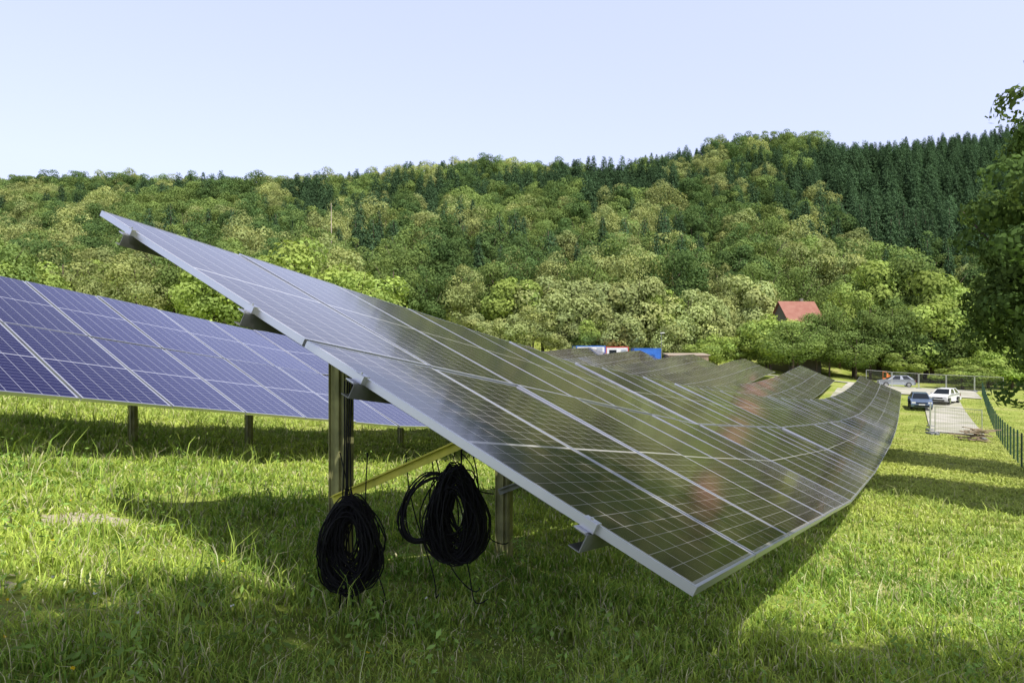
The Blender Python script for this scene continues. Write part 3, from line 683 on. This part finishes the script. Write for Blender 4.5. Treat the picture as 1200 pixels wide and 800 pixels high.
# red roofed house
x = (933-600)/F*116; y = 116; g = Gz(x, y)-.3
t = empty('farm_house', (x, y, g), 'house with a red tiled roof half hidden among trees', 'house', None, .12)
top = (400-353)/F*y-g; ev = top-2.8
b = MB(); b.box((0,0,ev/2), (5.6,5.4,ev)); b.add([(-2.8,-2.7,ev),(-2.8,2.7,ev),(-2.8,0,top-.15),(2.8,-2.7,ev),(2.8,2.7,ev),(2.8,0,top-.15)], [(0,2,1),(3,4,5)]); b.build('wall', M['plaster'], t)
b = MB()
for s_ in (-1,1): b.add([(-3.2,s_*3.5,ev-.75),(3.2,s_*3.5,ev-.75),(3.2,0,top),(-3.2,0,top),(-3.2,s_*3.5,ev-.9),(3.2,s_*3.5,ev-.9),(3.2,0,top-.15),(-3.2,0,top-.15)], [(0,1,2,3),(7,6,5,4),(0,4,5,1),(1,5,6,2),(3,2,6,7),(0,3,7,4)])
rf = b.build('roof', M['roof'], t)
b = MB(); b.box((1.2,.6,top+.0), (.5,.5,1.0)); b.build('chimney', M['plaster'], rf)
for i in range(2):
    b = MB(); b.box((-1.2+2.4*i,-2.72,ev-1.6), (1.0,.06,1.2)); w = b.build('window', M['glass'], t)
    b = MB(); b.box((-1.2+2.4*i,-2.75,ev-1.6), (.06,.06,1.2)); b.box((-1.2+2.4*i,-2.75,ev-.97), (1.2,.08,.08)); b.box((-1.2+2.4*i,-2.75,ev-2.23), (1.2,.08,.08)); b.build('frame', M['white'], w)
# green mesh fence
b0 = P(22,-4.3); t = empty('mesh_fence', b0, 'green wire mesh fence along the right side of the field', 'fence')
L_ = np.arange(22, 92, .4); wire = MB(); H_ = 1.4
def fm(l): return -4.3-.052*(l-24)
for l in L_:
    p = P(l, fm(l)); wire.bar(p, p+Vector((0,0,H_)), .006, .006, Vector((0,1,0)))
for l in np.arange(22, 91.9, 2.5):
    p = P(l, fm(l)); q = P(l+2.5, fm(l+2.5))
    for h in (.1,.27,.44,.61,.78,.95,1.12,1.38): wire.bar(p+Vector((0,0,h)), q+Vector((0,0,h)), .005, .006)
MB.build(_off(wire, b0), 'wire_mesh', M['green'], t)
for l in np.arange(22, 93, 2.5):
    p = P(l, fm(l)); b = MB(); b.bar(p-Vector((0,0,.3)), p+Vector((0,0,H_+.1)), .05, .05, Vector((0,1,0))); MB.build(_off(b, b0), 'fence_post', M['green'], t)
# construction fence panels
def cpanel(a, c, label):
    a = Vector(a); c = Vector(c); t = empty('construction_fence_panel', a, label, 'fence', 'grey construction fence panels round the gravel lot'); d = c-a
    b = MB(); h = Vector((0,0,1.9))
    for p, q in ((Vector(), h), (d, d+h)): b.tube([p, q], .03, 6)
    b.tube([Vector((0,0,.15)), d+Vector((0,0,.15))], .025, 6); b.tube([h, d+h], .025, 6); b.build('frame', M['alu'], t)
    b = MB(); n = 26
    for i in range(1, n): p = d*(i/n); b.bar(p+Vector((0,0,.15)), p+h, .005, .005, Vector((0,1,0)))
    for i in range(1, 8): z = Vector((0,0,.15+i*.22)); b.bar(z, d+z, .005, .005)
    b.build('wire_mesh', M['galv'], t)
    for p in (Vector(), d): b = MB(); b.box(p+Vector((0,0,.06)), (.25,.7,.13)); b.build('foot', M['back'], t)
for i in range(5):
    cpanel(P(97+.3*i, 4-2.9*i), P(97+.3*i, 1.2-2.9*i), f'{ORD[i]} grey construction fence panel from the left beyond the cars')
cpanel(P(53,-1.9), P(56,-2.0), 'grey construction fence panel nearest to the timber stack'); cpanel(P(56.3,-2.0), P(59.3,-2.1), 'grey construction fence panel right behind the panel by the timber stack')
cpanel(P(53,-2.2), P(52.4,-4.8), 'grey construction fence panel standing crosswise in front of the gravel lot')
# timber stack
p = P(50.5,-4.2); t = empty('timber_stack', p, 'untidy stack of weathered boards on the grass before the gravel', 'wood pile')
rr = random.Random(2)
for i in range(16):
    b = MB(); a_ = rr.uniform(-.7,.7); b.box((rr.uniform(-.5,.5), rr.uniform(-.6,.6), .08+.055*i*.9), (rr.uniform(1.0,2.1),.16,.05), Matrix.Rotation(a_,3,'Z')@Matrix.Rotation(rr.uniform(-.2,.2),3,'Y')); b.build('board', M['wood'], t)
# ------------------------------------------------------------ light, sky, camera
el = math.radians(59); sd_ = Vector((.50*math.cos(el), -.866*math.cos(el), math.sin(el)))
L = bpy.data.lights.new('sun', 'SUN'); L.energy = 5.0; L.angle = math.radians(.5); L.color = (1,.97,.91)
so = bpy.data.objects.new('sun', L); COL.objects.link(so); so.rotation_euler = (-sd_).to_track_quat('-Z', 'Y').to_euler()
w = bpy.data.worlds.new('World'); SC.world = w; w.use_nodes = True; nt = w.node_tree; bg = nt.nodes['Background']
sk = nt.nodes.new('ShaderNodeTexSky'); sk.sky_type = 'NISHITA'; sk.sun_disc = False; sk.sun_elevation = el; sk.sun_rotation = math.radians(150); sk.air_density = 1.0; sk.dust_density = 1.5; sk.ozone_density = 2.0
hs = nt.nodes.new('ShaderNodeHueSaturation'); hs.inputs['Saturation'].default_value = .64; hs.inputs['Value'].default_value = 1.0
tcw = nt.nodes.new('ShaderNodeTexCoord'); sx_ = nt.nodes.new('ShaderNodeSeparateXYZ'); nt.links.new(tcw.outputs['Generated'], sx_.inputs[0])
rp = nt.nodes.new('ShaderNodeValToRGB'); nt.links.new(sx_.outputs[2], rp.inputs[0])
while len(rp.color_ramp.elements) < 5: rp.color_ramp.elements.new(.5)
for e_, (p_, v_) in zip(rp.color_ramp.elements, ((0,.85),(.22,1.68),(.44,2.25),(.56,.60),(1,.28))): e_.position = p_; e_.color = (v_*1.03/2.5, v_*.945/2.5, v_*1.05/2.5, 1)
mxw = nt.nodes.new('ShaderNodeMix'); mxw.data_type = 'RGBA'; mxw.blend_type = 'MULTIPLY'; mxw.inputs[0].default_value = 1
nt.links.new(sk.outputs[0], hs.inputs['Color']); nt.links.new(hs.outputs[0], mxw.inputs[6]); nt.links.new(rp.outputs[0], mxw.inputs[7])
vm = nt.nodes.new('ShaderNodeVectorMath'); vm.operation = 'SCALE'; vm.inputs['Scale'].default_value = 2.5; nt.links.new(mxw.outputs[2], vm.inputs[0])
nt.links.new(vm.outputs[0], bg.inputs[0]); bg.inputs[1].default_value = .15
cam = bpy.data.cameras.new('camera'); cam.sensor_width = 36; cam.lens = 36*F/1200; cam.clip_end = 3000; cam.clip_start = .05
co = bpy.data.objects.new('camera', cam); COL.objects.link(co); co.location = (0,0,0); co.rotation_euler = (math.radians(90),0,0); SC.camera = co
SC.view_settings.view_transform = 'Standard'; SC.view_settings.look = 'None'; SC.view_settings.exposure = 0
